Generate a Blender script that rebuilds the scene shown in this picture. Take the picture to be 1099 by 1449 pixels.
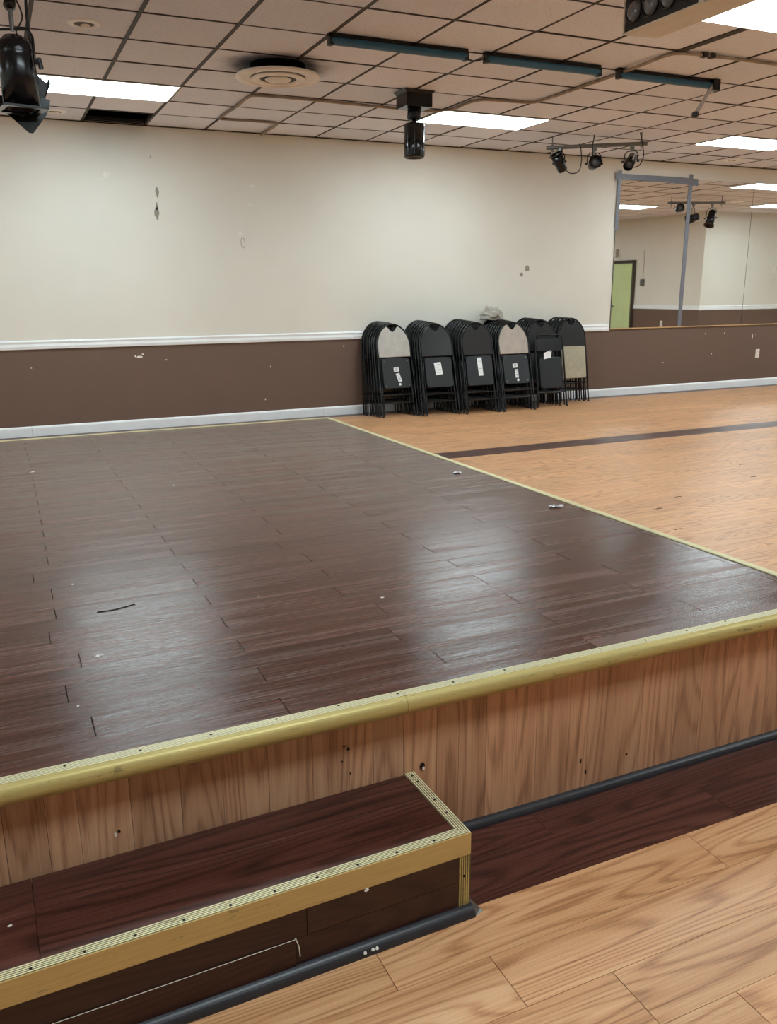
import bpy, bmesh, math, random
from mathutils import Vector, Matrix, noise
random.seed(7)
R = math.radians
scene = bpy.context.scene
for o in list(bpy.data.objects):
    bpy.data.objects.remove(o, do_unlink=True)
COL = scene.collection

# ------------------------------------------------------------------ camera
# metres; x runs along the far wall, y towards it, z up, floor at 0
FPX, YAW, PITCH, ROLL = 1199.17, 0.427418, 0.255883, -0.0075147
CAM = Vector((-0.41888, -7.04126, 1.44222))
def cam_axes():
    cy, sy, cp, sp = math.cos(YAW), math.sin(YAW), math.cos(PITCH), math.sin(PITCH)
    f = Vector((sy*cp, cy*cp, -sp)); r = Vector((cy, -sy, 0)); u = r.cross(f)
    return (r*math.cos(ROLL)+u*math.sin(ROLL), u*math.cos(ROLL)-r*math.sin(ROLL), f)
CR, CU, CF = cam_axes()
cd = bpy.data.cameras.new('camera'); cam = bpy.data.objects.new('camera', cd); COL.objects.link(cam)
cd.sensor_fit = 'HORIZONTAL'; cd.sensor_width = 36.0; cd.lens = FPX/1099*36.0
cd.clip_start = 0.05; cd.clip_end = 200
m = Matrix((CR, CU, -CF)).transposed().to_4x4(); m.translation = CAM
cam.matrix_world = m
scene.camera = cam

# ------------------------------------------------------------------ world and exposure
world = bpy.data.worlds.new('world'); scene.world = world; world.use_nodes = True
world.node_tree.nodes['Background'].inputs[0].default_value = (0.02, 0.02, 0.02, 1)
world.node_tree.nodes['Background'].inputs[1].default_value = 0.0
vs = scene.view_settings
vs.view_transform = 'Standard'; vs.look = 'None'; vs.gamma = 1.0; vs.use_curve_mapping = False
vs.exposure = 0.0
LAMP_STRENGTH = 20.5            # fluorescent panels in the ceiling, the only light
LAMP_COLOR = (0.80, 0.955, 1.0)

# ------------------------------------------------------------------ helpers
def lin(r, g, b):
    f = lambda c: (c/255/12.92) if c <= 10 else ((c/255+0.055)/1.055)**2.4
    return (f(r), f(g), f(b), 1)

class MB:
    def __init__(s): s.v = []; s.f = []; s.mi = []; s.sm = []
    def add(s, vs_, fs, mi=0, smooth=False):
        n = len(s.v); s.v += [tuple(v) for v in vs_]
        for f in fs:
            s.f.append([n+i for i in f]); s.mi.append(mi); s.sm.append(smooth)
        return s
    def box(s, x0, x1, y0, y1, z0, z1, mi=0):
        return s.add([(x0,y0,z0),(x1,y0,z0),(x1,y1,z0),(x0,y1,z0),(x0,y0,z1),(x1,y0,z1),(x1,y1,z1),(x0,y1,z1)],
              [(0,3,2,1),(4,5,6,7),(0,1,5,4),(1,2,6,5),(2,3,7,6),(3,0,4,7)], mi)
    def chbox(s, x0, x1, y0, y1, z0, z1, c, mi=0):   # box with its upper edges chamfered
        return s.add([(x0,y0,z0),(x1,y0,z0),(x1,y1,z0),(x0,y1,z0),(x0,y0,z1-c),(x1,y0,z1-c),(x1,y1,z1-c),(x0,y1,z1-c),
               (x0+c,y0+c,z1),(x1-c,y0+c,z1),(x1-c,y1-c,z1),(x0+c,y1-c,z1)],
              [(0,3,2,1),(0,1,5,4),(1,2,6,5),(2,3,7,6),(3,0,4,7),(4,5,9,8),(5,6,10,9),(6,7,11,10),(7,4,8,11),(8,9,10,11)], mi)
    def quad(s, a, b, c, d, mi=0): return s.add([a,b,c,d], [(0,1,2,3)], mi)
    def tube(s, pts, r, n=8, mi=0, caps=True, smooth=True, closed=False):
        pts = [Vector(p) for p in pts]; rings = []
        N = len(pts); prev = None
        for i, p in enumerate(pts):
            if closed: t = (pts[(i+1)%N]-pts[i-1]).normalized()
            else: t = (pts[min(i+1,N-1)]-pts[max(i-1,0)]).normalized()
            if prev is None:
                a = Vector((0,0,1)) if abs(t.z) < .9 else Vector((1,0,0))
                u = t.cross(a).normalized()
            else:
                u = prev - t*prev.dot(t)
                u = u.normalized() if u.length > 1e-6 else t.orthogonal().normalized()
            prev = u; w = t.cross(u)
            rr = r[i] if isinstance(r, (list, tuple)) else r
            rings.append([p+(u*math.cos(k*2*math.pi/n)+w*math.sin(k*2*math.pi/n))*rr for k in range(n)])
        vs_ = [v for g in rings for v in g]; fs = []
        for i in range(N if closed else N-1):
            j = (i+1) % N
            for k in range(n): fs.append((i*n+k, i*n+(k+1)%n, j*n+(k+1)%n, j*n+k))
        s.add(vs_, fs, mi, smooth)
        if caps and not closed:
            s.add(rings[0], [tuple(range(n))[::-1]], mi); s.add(rings[-1], [tuple(range(n))], mi)
        return s
    def lathe(s, prof, mat=None, n=32, mi=0, smooth=True, squash=None):  # prof: (radius, z)
        mat = mat or Matrix.Identity(4); vs_ = []; fs = []
        for (r, z) in prof:
            for k in range(n):
                a = 2*math.pi*k/n; vs_.append(mat @ Vector((r*math.cos(a), r*math.sin(a), z)))
        for i in range(len(prof)-1):
            for k in range(n): fs.append((i*n+k, i*n+(k+1)%n, (i+1)*n+(k+1)%n, (i+1)*n+k))
        return s.add(vs_, fs, mi, smooth)
    def prism(s, outline, depth, mat, mi=0, bevel=0.0):
        # outline: CCW (x,z) points in a plane facing local -y; thickness 'depth' to +y, optional soft front rim
        n = len(outline); c = Vector((sum(p[0] for p in outline)/n, 0, sum(p[1] for p in outline)/n))
        def ring(off, y):
            out = []
            for (x, z) in outline:
                d = Vector((x, 0, z))-c; L = d.length or 1
                q = c+d*max(0, (L-off))/L; out.append(mat @ Vector((q.x, y, q.z)))
            return out
        layers = [ring(bevel, 0), ring(bevel*.3, bevel*.3), ring(0, bevel), ring(0, depth)] if bevel else [ring(0, 0), ring(0, depth)]
        vs_ = [v for g in layers for v in g]; fs = [tuple(range(n))]
        for i in range(len(layers)-1):
            for k in range(n): fs.append((i*n+(k+1)%n, i*n+k, (i+1)*n+k, (i+1)*n+(k+1)%n))
        b = (len(layers)-1)*n; fs.append(tuple(b+k for k in range(n))[::-1])
        return s.add(vs_, fs, mi)
    def profile_x(s, prof, x0, x1, mi=0, smooth=False, m0=0, m1=0):   # extrude (y,z) outline along x, with mitre shear m*y
        n = len(prof)
        vs_ = [(x0+m0*(y-prof[0][0]), y, z) for y, z in prof]+[(x1+m1*(y-prof[0][0]), y, z) for y, z in prof]
        fs = [(k, (k+1)%n, n+(k+1)%n, n+k) for k in range(n)]+[tuple(range(n))[::-1], tuple(range(n, 2*n))]
        return s.add(vs_, fs, mi, smooth)
    def mesh(s, name, mats):
        me = bpy.data.meshes.new(name); me.from_pydata(s.v, [], s.f)
        for mt in (mats if isinstance(mats, (list, tuple)) else [mats]): me.materials.append(mt)
        for p, i, sm in zip(me.polygons, s.mi, s.sm): p.material_index = i; p.use_smooth = sm
        bm = bmesh.new(); bm.from_mesh(me); bmesh.ops.recalc_face_normals(bm, faces=bm.faces); bm.to_mesh(me); bm.free()
        me.update(); return me
    def build(s, name, mats, parent=None, loc=(0,0,0)):
        return link(name, s.mesh(name, mats), parent, loc)

def link(name, me, parent=None, loc=(0,0,0), rot=None):
    o = bpy.data.objects.new(name, me); COL.objects.link(o); o.location = loc
    if rot: o.rotation_euler = rot
    if parent is not None: o.parent = parent
    return o
def tag(o, label, cat, group=None):
    o['label'] = label; o['category'] = cat
    if group: o['group'] = group
    return o
def struct(o): o['kind'] = 'structure'; return o
def thing(name, label, cat, loc=(0,0,0), rot=None, group=None):
    return tag(link(name, None, None, loc, rot), label, cat, group)
def smooth_path(pts, k=6):       # Catmull-Rom
    pts = [Vector(p) for p in pts]; out = []
    for i in range(len(pts)-1):
        p0, p1, p2, p3 = pts[max(i-1,0)], pts[i], pts[i+1], pts[min(i+2,len(pts)-1)]
        for j in range(k):
            t = j/k
            out.append(.5*((2*p1)+(p2-p0)*t+(2*p0-5*p1+4*p2-p3)*t*t+(3*p1-p0-3*p2+p3)*t**3))
    out.append(pts[-1]); return out
def look_matrix(pos, d):          # local +z along d
    d = Vector(d).normalized(); q = d.to_track_quat('Z', 'Y')
    m_ = q.to_matrix().to_4x4(); m_.translation = Vector(pos); return m_

# ------------------------------------------------------------------ materials
class NT:
    def __init__(s, name):
        s.m = bpy.data.materials.new(name); s.m.use_nodes = True; s.t = s.m.node_tree; s.n = s.t.nodes; s.l = s.t.links
        s.b = s.n['Principled BSDF']
    def node(s, ty, **kw):
        n = s.n.new(ty)
        for k, v in kw.items():
            if k in n.inputs: s.set(n.inputs[k], v)
            else: setattr(n, k, v)
        return n
    def set(s, sock, v):
        if hasattr(v, 'is_linked') or isinstance(v, bpy.types.NodeSocket): s.l.new(v, sock)
        else: sock.default_value = v
    def math(s, op, a, b=0.0, clamp=False):
        n = s.n.new('ShaderNodeMath'); n.operation = op; n.use_clamp = clamp
        s.set(n.inputs[0], a); s.set(n.inputs[1], b); return n.outputs[0]
    def mix(s, fac, a, b, mode='MIX'):
        n = s.n.new('ShaderNodeMix'); n.data_type = 'RGBA'; n.blend_type = mode
        s.set(n.inputs[0], fac); s.set(n.inputs[6], a); s.set(n.inputs[7], b); return n.outputs[2]
    def noise(s, vec, scale, detail=3, rough=.55):
        n = s.n.new('ShaderNodeTexNoise'); s.l.new(vec, n.inputs['Vector'])
        n.inputs['Scale'].default_value = scale; n.inputs['Detail'].default_value = detail; n.inputs['Roughness'].default_value = rough
        return n.outputs[0]
    def mapping(s, vec, scale=(1,1,1), loc=(0,0,0)):
        n = s.n.new('ShaderNodeMapping'); s.l.new(vec, n.inputs[0]); n.inputs['Scale'].default_value = scale; n.inputs['Location'].default_value = loc
        return n.outputs[0]
    def ramp(s, fac, stops):
        n = s.n.new('ShaderNodeValToRGB'); s.set(n.inputs[0], fac); e = n.color_ramp.elements
        while len(e) < len(stops): e.new(.5)
        for k, (p, c) in zip(e, stops): k.position = p; k.color = c if len(c) == 4 else (*c, 1)
        return n.outputs[0]
    def step(s, v, lo, hi):
        n = s.n.new('ShaderNodeMapRange'); n.interpolation_type = 'SMOOTHSTEP'
        s.set(n.inputs[0], v); n.inputs[1].default_value = lo; n.inputs[2].default_value = hi; return n.outputs[0]
    def obj(s): return s.n.new('ShaderNodeTexCoord').outputs['Object']
    def world(s): return s.n.new('ShaderNodeNewGeometry').outputs['Position']
    def bump(s, h, strength, dist=.002):
        n = s.n.new('ShaderNodeBump'); n.inputs['Strength'].default_value = strength; n.inputs['Distance'].default_value = dist
        s.l.new(h, n.inputs['Height']); s.l.new(n.outputs[0], s.b.inputs['Normal'])
    def base(s, c=None, rough=.5, metal=0.0, spec=.5):
        if c is not None: s.set(s.b.inputs['Base Color'], c)
        s.set(s.b.inputs['Roughness'], rough); s.set(s.b.inputs['Metallic'], metal); s.set(s.b.inputs['Specular IOR Level'], spec)
        return s.m

def plain(name, c, rough=.5, metal=0.0, spec=.5, var=.12, scale=14, bump=0.0):
    t = NT(name); v = t.noise(t.obj(), scale, 4)
    d = tuple(x*(1-var) for x in c[:3])+(1,); l = tuple(min(1, x*(1+var)) for x in c[:3])+(1,)
    col = t.ramp(v, [(.3, d), (.7, l)])
    if bump: t.bump(v, bump)
    return t.base(col, rough, metal, spec)

def wood(name, dark, mid, light, rough=.4, axis='X', spec=.5, field=None, grain=1.0, val=.16, rings=24.0, bump=.08, gloss=.10):
    """Wood-print plank; grain runs along 'axis'. field=(row height, plank length, y shift) prints the plank layout itself."""
    t = NT(name); co = t.obj()
    if field:
        co = t.world()
        bt = t.n.new('ShaderNodeTexBrick'); mp = t.mapping(co, (1,1,1), (0.0, -field[2], 0))
        t.l.new(mp, bt.inputs['Vector'])
        bt.offset = .25; bt.offset_frequency = 2; bt.squash = 1
        for k, v in (('Scale',1.0),('Mortar Size',.0012),('Mortar Smooth',.1),('Bias',0.0),('Brick Width',field[1]),('Row Height',field[0])): bt.inputs[k].default_value = v
        bt.inputs['Color1'].default_value = (0,0,0,1); bt.inputs['Color2'].default_value = (1,1,1,1); bt.inputs['Mortar'].default_value = (.5,.5,.5,1)
        rnd = t.n.new('ShaderNodeSeparateColor'); t.l.new(bt.outputs[0], rnd.inputs[0]); rnd = rnd.outputs[0]; seam = bt.outputs['Fac']
    else:
        rnd = t.n.new('ShaderNodeObjectInfo').outputs['Random']; seam = None
    cmb = t.n.new('ShaderNodeCombineXYZ')
    for i, k in enumerate((41.3, 77.7, 23.1)): t.l.new(t.math('MULTIPLY', rnd, k), cmb.inputs[i])
    add = t.n.new('ShaderNodeVectorMath'); add.operation = 'ADD'; t.l.new(co, add.inputs[0]); t.l.new(cmb.outputs[0], add.inputs[1]); v = add.outputs[0]
    def sc(a, b): return {'X': (a, b, b), 'Z': (b, b, a), 'Y': (b, a, b)}[axis]
    broad = t.noise(t.mapping(v, sc(.55, 6.0)), 1.0, 1.0, .4)
    jit = t.noise(t.mapping(v, sc(7, 170)), 1.0, 3, .7)
    ph = t.math('ADD', t.math('MULTIPLY', broad, rings*2*math.pi), t.math('MULTIPLY', jit, 2.2))
    ring = t.math('POWER', t.math('ADD', t.math('MULTIPLY', t.math('SINE', ph), .5), .5), 3.0)
    ring = t.math('MULTIPLY', ring, t.math('ADD', .1, t.math('MULTIPLY', jit, 1.4)))
    tone = t.noise(t.mapping(v, sc(.8, 14)), 1.0, 2, .5)
    streak = t.noise(t.mapping(v, sc(2.4, 190)), 1.0, 4, .68)
    fine = t.noise(t.mapping(v, sc(12, 620)), 1.0, 2, .6)
    f = t.math('ADD', t.math('ADD', t.math('MULTIPLY', streak, .55), t.math('MULTIPLY', fine, .25)), t.math('MULTIPLY', tone, .30))
    f = t.math('SUBTRACT', f, t.math('MULTIPLY', ring, .24*grain))
    col = t.ramp(f, [(.22, dark), (.48, mid), (.74, light)])
    hv = t.n.new('ShaderNodeHueSaturation'); t.l.new(col, hv.inputs['Color'])
    t.l.new(t.math('ADD', 1-val/2, t.math('MULTIPLY', rnd, val)), hv.inputs['Value']); col = hv.outputs[0]
    if seam is not None: col = t.mix(seam, col, tuple(x*.25 for x in dark[:3])+(1,))
    rg = t.math('ADD', rough-gloss*.2, t.math('MULTIPLY', t.step(t.math('ADD', t.math('MULTIPLY', streak, .5), t.math('MULTIPLY', tone, .5)), .36, .66), gloss))
    t.bump(fine, bump, .003)
    return t.base(col, rg, 0.0, spec)

M = {}
OD, OM, OL = lin(150,100,64), lin(203,150,106), lin(226,182,140)
M['oak'] = wood('oak_plank', OD, OM, OL, .38, val=.14)
M['oak_field'] = wood('oak_plank_field', OD, OM, OL, .38, field=(.1524, .914, -.57), val=.16)
DD, DM, DL = lin(34,15,13), lin(72,38,32), lin(108,64,54)
M['dark_plank'] = wood('dark_plank', DD, DM, DL, .33, val=.25, spec=.5)
M['dark_field'] = wood('dark_plank_field', DD, DM, DL, .35, field=(.1524, .914, -.57), val=.2)
M['stage_plank'] = wood('stage_plank', lin(42,24,21), lin(74,45,38), lin(106,70,60), .15, val=.34, grain=.45, spec=.42, bump=.10, gloss=.26)
M['riser_plank'] = wood('riser_plank', lin(30,12,10), lin(50,24,20), lin(70,38,32), .35, val=.2)
M['facing'] = wood('facing_board', lin(152,108,80), lin(200,150,116), lin(220,176,140), .45, axis='Z', val=.26, rings=16)

def wall_paint(name, c, var=.05, rough=.55):
    t = NT(name); g = t.world()
    a = t.noise(g, .7, 3); b = t.noise(g, 60, 3)
    d = tuple(x*(1-var) for x in c[:3])+(1,); l = tuple(min(1,x*(1+var)) for x in c[:3])+(1,)
    col = t.ramp(a, [(.3, d), (.7, l)])
    scuff = t.step(t.noise(g, 9, 5, .7), .70, .76)
    col = t.mix(t.math('MULTIPLY', scuff, .10), col, lin(120,112,100))
    t.bump(b, .08, .002)
    return t.base(col, rough, 0, .35)
M['cream'] = wall_paint('cream_wall_paint', lin(226,223,213))
M['brown'] = wall_paint('brown_wall_paint', lin(112,92,82), .04, .5)
M['white_trim'] = plain('white_trim_paint', lin(240,245,248), .4, var=.04, scale=6)
M['black_void'] = plain('plenum_dark', lin(6,6,7), .95, spec=.1)
M['grid'] = plain('ceiling_grid_dark', lin(46,36,32), .6, var=.3, scale=3)

def tile_mat(name, field=False):
    t = NT(name); g = t.world()
    sp = t.noise(g, 120, 2, .7); a = t.noise(g, .9, 3)
    if field:
        bt = t.n.new('ShaderNodeTexBrick'); t.l.new(g, bt.inputs['Vector']); bt.offset = 0; bt.squash = 1
        for k, v in (('Scale',1.0),('Mortar Size',.010),('Mortar Smooth',.0),('Bias',0.0),('Brick Width',.6096),('Row Height',.6096)): bt.inputs[k].default_value = v
        bt.inputs['Color1'].default_value = (0,0,0,1); bt.inputs['Color2'].default_value = (1,1,1,1)
        s_ = t.n.new('ShaderNodeSeparateColor'); t.l.new(bt.outputs[0], s_.inputs[0]); rnd = s_.outputs[0]
    else: rnd = t.n.new('ShaderNodeObjectInfo').outputs['Random']
    col = t.ramp(t.math('ADD', t.math('MULTIPLY', rnd, .6), t.math('MULTIPLY', a, .4)), [(.15, lin(222,225,236)), (.85, lin(238,240,250))])
    col = t.mix(t.math('MULTIPLY', t.step(sp, .56, .64), .45), col, lin(168,160,158))
    if field: col = t.mix(bt.outputs['Fac'], col, lin(52,40,34))
    else:   # soot blown onto the tiles around the air diffuser
        d = t.n.new('ShaderNodeVectorMath'); d.operation = 'DISTANCE'; t.l.new(g, d.inputs[0]); d.inputs[1].default_value = (1.76, -.28, 3.08)
        wob = t.math('ADD', d.outputs['Value'], t.math('MULTIPLY', t.math('SUBTRACT', t.noise(g, 5, 3), .5), .22))
        soot = t.math('SUBTRACT', 1.0, t.step(wob, .22, .50))
        col = t.mix(t.math('MULTIPLY', soot, .85), col, lin(40,34,34))
    t.bump(sp, .25, .003)
    return t.base(col, .85, 0, .2)
M['tile'] = tile_mat('ceiling_tile'); M['tile_field'] = tile_mat('ceiling_tile_field', True)

def lamp_mat():
    t = NT('fluorescent_diffuser'); t.base((.9,.9,.9,1), .4)
    t.b.inputs['Emission Color'].default_value = (*LAMP_COLOR, 1); t.b.inputs['Emission Strength'].default_value = LAMP_STRENGTH
    return t.m
M['lamp'] = lamp_mat()

def brass(name, c, worn, rough=.38, metal=.75):
    t = NT(name); g = t.world()
    w = t.step(t.noise(t.mapping(g, (3,14,14)), 4, 6, .75), .60, .66)
    s_ = t.noise(t.mapping(g, (2,60,60)), 3, 3)
    col = t.mix(t.math('MULTIPLY', w, .75), t.ramp(s_, [(.3, tuple(x*.85 for x in c[:3])), (.7, c)]), worn)
    return t.base(col, t.math('ADD', rough-.05, t.math('MULTIPLY', w, .3)), metal, .5)
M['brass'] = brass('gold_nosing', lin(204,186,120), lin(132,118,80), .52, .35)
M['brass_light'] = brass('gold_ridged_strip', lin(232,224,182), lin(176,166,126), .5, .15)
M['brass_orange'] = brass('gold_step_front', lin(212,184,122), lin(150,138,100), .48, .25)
M['groove'] = plain('gold_groove', lin(120,112,80), .7, .1)
M['screw'] = plain('dark_screw', lin(40,34,26), .5, .6)
M['rubber'] = plain('black_rubber_molding', lin(44,44,50), .38, var=.2, scale=25)
M['black_metal'] = plain('black_painted_metal', lin(12,12,15), .25, .2, .5)
M['black_plastic'] = plain('black_plastic', lin(26,27,30), .45)
M['gloss_black'] = plain('gloss_black_lamp', lin(12,13,18), .12, .1, .6)
M['grey_metal'] = plain('grey_metal', lin(120,120,118), .4, .7)
M['silver'] = plain('silver_metal', lin(190,192,196), .3, .8)
M['bluetube'] = plain('dark_blue_tube', lin(30,92,124), .3, .0, .6)
M['cablebeige'] = plain('tan_cable', lin(152,137,122), .7, var=.3, scale=9)
M['whiteplastic'] = plain('white_plastic', lin(232,228,220), .45, var=.04)
M['bright_white'] = plain('bright_white_enamel', lin(250,250,250), .4, var=.02)
M['diffuser'] = plain('diffuser_enamel', lin(236,230,222), .45, var=.06)
M['throat'] = plain('dark_grey_inner', lin(92,88,80), .7)  # plain dark grey for the diffuser throats and downlight baffles
M['beige_box'] = plain('beige_housing', lin(214,205,190), .5, var=.05)
M['vinyl'] = plain('black_vinyl', lin(17,18,21), .30, var=.1, bump=.05, scale=60)
M['charcoal'] = plain('charcoal_fabric', lin(34,33,34), .75, var=.15, scale=90, bump=.2)
M['black_fabric'] = plain('black_fabric', lin(15,16,18), .6, var=.12, scale=70, bump=.1)
M['seatpan'] = plain('black_seat_pan', lin(27,33,38), .42, var=.08)
M['grey_fabric'] = plain('grey_fabric', lin(182,178,172), .85, var=.10, scale=11, bump=.2)
M['taupe_fabric'] = plain('taupe_fabric', lin(176,166,156), .85, var=.10, scale=11, bump=.2)
M['beige_vinyl'] = plain('beige_vinyl', lin(172,166,144), .55, var=.12, scale=16)
M['paper'] = plain('white_sticker', lin(236,240,242), .5, var=.03)
M['print'] = plain('sticker_print', lin(120,122,126), .6)
M['duct'] = plain('grey_duct_tape', lin(118,122,132), .42, .15, var=.12, scale=20)
M['hoodie'] = plain('grey_cloth', lin(168,163,154), .9, var=.15, scale=50, bump=.3)
M['green_door'] = plain('green_door_paint', lin(206,222,164), .45, var=.05, scale=3)
M['door_frame'] = plain('dark_door_frame', lin(70,62,52), .5)
M['oak_ledge'] = plain('tan_wood_ledge', lin(196,160,112), .45)
M['chip_white'] = plain('bare_plaster', lin(236,234,226), .8, var=.05)
M['chip_grey'] = plain('grey_patch', lin(150,144,128), .8, var=.08)
def mirror_mat():
    t = NT('mirror_glass'); return t.base((.90,.915,.90,1), .015, 1.0)
M['mirror'] = mirror_mat()
def lens_mat():
    t = NT('lamp_lens'); return t.base(lin(104,106,110), .10, .2, .8)
M['lens'] = lens_mat()

# ------------------------------------------------------------------ room shell
H = 3.08; YW = 2.43; XL, XR, YB = -4.5, 22.0, -11.0
XD, YR = 14.2, -3.15                     # outside corner of the room seen in the mirror
T = .6096
# floor: field with procedural planks, sunk beds where planks are built one by one
NEAR = (-2.2, 3.1, -5.54-.1524*10, -5.236)     # x0,x1,y0,y1 of the plank bed in front of the stage
SIDE = (1.90, 5.72, -5.236, -.57)              # beside the stage
fb = MB(); bed = -.012
def fq(x0, x1, y0, y1, z=0, mi=0): fb.quad((x0,y0,z),(x1,y0,z),(x1,y1,z),(x0,y1,z), mi)
fq(XL, XR, YB, NEAR[2]); fq(XL, NEAR[0], NEAR[2], NEAR[3]-.304); fq(NEAR[1], XR, NEAR[2], NEAR[3]-.304)
fq(XL, NEAR[0], NEAR[3]-.304, NEAR[3], 0, 1); fq(NEAR[1], XR, NEAR[3]-.304, NEAR[3], 0, 1)
fq(NEAR[0], NEAR[1], NEAR[2], NEAR[3], bed, 2)
fq(XL, SIDE[0], NEAR[3], SIDE[3]); fq(SIDE[1], XR, SIDE[2], SIDE[3]); fq(SIDE[0], SIDE[1], SIDE[2], SIDE[3], bed, 2)
fq(XL, XR, -.57, -.29, 0, 1)                    # dark inlay band
fq(XL, XR, -.29, YW-.16)
fq(XL, XR, YW-.16, YW, 0, 1)                    # dark border along the wall
fb.box(XL, XR, YB, YW, -.2, -.1, 2)
floor = struct(fb.build('floor', [M['oak_field'], M['dark_field'], M['black_void']]))
_pm = {}
def plank(name, x0, x1, y0, y1, ztop, th, mat, parent, c=.0012, gap=.0006, gy=None):
    key = (round(x1-x0, 3), round(y1-y0, 4), mat.name, round(th, 4))
    if key not in _pm:
        w, d = (x1-x0)/2-gap, (y1-y0)/2-(gap if gy is None else gy)
        b = MB(); b.chbox(-w, w, -d, d, -th, 0, c); _pm[key] = b.mesh(name, mat)
    return link(name, _pm[key], parent, ((x0+x1)/2, (y0+y1)/2, ztop))
def plank_rows(x0, x1, ys, joint, L, mats, z, th, parent, name='plank', xmax=None, **kw):
    for i in range(len(ys)-1):
        j = joint(i); e = x1 if xmax is None else xmax((ys[i]+ys[i+1])/2)
        x = j-math.ceil((j-x0)/L)*L
        while x < e-.002:
            a, b = max(x, x0), min(x+L, e)
            if b-a > .004: plank(name, a, b, ys[i], ys[i+1], z, th, mats(i), parent, **kw)
            x += L
nj = {0: .209, 1: .435, 2: .654}
ys = [-5.54-.1524*k for k in range(10, -1, -1)]
plank_rows(NEAR[0], NEAR[1], ys, lambda i: nj.get(9-i, .209+.222*(9-i)+.02*math.sin(i*7)), .940, lambda i: M['oak'], 0, .011, floor, c=.0004, gap=.0008, gy=.0004)
plank_rows(NEAR[0], NEAR[1], [-5.54, -5.388, -5.236], lambda i: (1.35, .82)[i], .940, lambda i: M['dark_plank'], 0, .011, floor, c=.0003, gap=.0004, gy=.0002)
n = 31; hh = (SIDE[3]-SIDE[2])/n
plank_rows(SIDE[0], SIDE[1], [SIDE[2]+hh*k for k in range(n+1)], lambda i: .3+.23*i+.05*math.sin(i*5), .94, lambda i: M['oak'], 0, .011, floor, c=.0003, gap=.0006, gy=.0002)

# walls: upper cream, lower brown, split at the chair rail
def wall(name, a, b, nrm, zr, th=.12):
    (x0, y0), (x1, y1) = a, b; ox, oy = -nrm[0]*th, -nrm[1]*th; w = MB()
    for z0, z1, mi in ((0, zr, 1), (zr, H+.45, 0)):
        w.add([(x0,y0,z0),(x1,y1,z0),(x1+ox,y1+oy,z0),(x0+ox,y0+oy,z0),(x0,y0,z1),(x1,y1,z1),(x1+ox,y1+oy,z1),(x0+ox,y0+oy,z1)],
              [(0,3,2,1),(4,5,6,7),(0,1,5,4),(1,2,6,5),(2,3,7,6),(3,0,4,7)], mi)
    return struct(w.build(name, [M['cream'], M['brown']]))
ZR = .93
wall_back = wall('wall_back', (XL, YW), (XR, YW), (0,-1), ZR)
wall_left = wall('wall_left', (XL, YB), (XL, YW), (1,0), ZR)
wall_front = wall('wall_front', (XL, YB), (XD, YB), (0,1), ZR)
wall_right = wall('wall_right', (XD, YB), (XD, YR-.12), (-1,0), 1.0)
wall_return = wall('wall_return', (XD, YR), (XR, YR), (0,1), 1.0)
wall_end = wall('wall_end', (XR, YR), (XR, YW), (-1,0), ZR)
RAIL = [(0,0),(-.018,.004),(-.022,.03),(-.016,.055),(-.022,.075),(-.012,.088),(0,.090)]
BASE = [(0,0),(-.014,0),(-.014,.085),(-.009,.098),(-.004,.104),(0,.105)]
def moulding(name, prof, pieces, z, y=YW):
    for k, (x0, x1) in enumerate(pieces):
        b = MB(); b.profile_x([(y+py, z+pz) for py, pz in prof], x0, x1)
        struct(b.build(name, M['white_trim']))
moulding('trim_1', RAIL, [(XL, .3), (.302, 3.46), (3.462, 7.20)], .885)
moulding('baseboard_back', BASE, [(XL, -.16), (-.158, 3.05), (3.052, 5.4), (5.402, 9.32), (9.322, 13.0), (13.002, XR)], .0)
b = MB(); b.profile_x([(YR-py, .95+pz*1.1) for py, pz in RAIL][::-1], XD-.02, XR); struct(b.build('trim_2', M['white_trim']))
b = MB(); b.box(XD-.022, XD, YB, YR+.02, .96, 1.05); struct(b.build('trim_3', M['white_trim']))
b = MB(); b.box(XD-.014, XD, YB, YR, 0, .105); struct(b.build('baseboard_right', M['white_trim']))
b = MB(); b.box(XD-.014, XR, YR, YR+.014, 0, .105); struct(b.build('baseboard_return', M['white_trim']))
b = MB(); b.box(XL, XL+.014, YB, YW, 0, .105); struct(b.build('baseboard_left', M['white_trim']))
b = MB(); b.box(XL, XL+.02, YB, YW, .885, .975); struct(b.build('trim_4', M['white_trim']))

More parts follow.
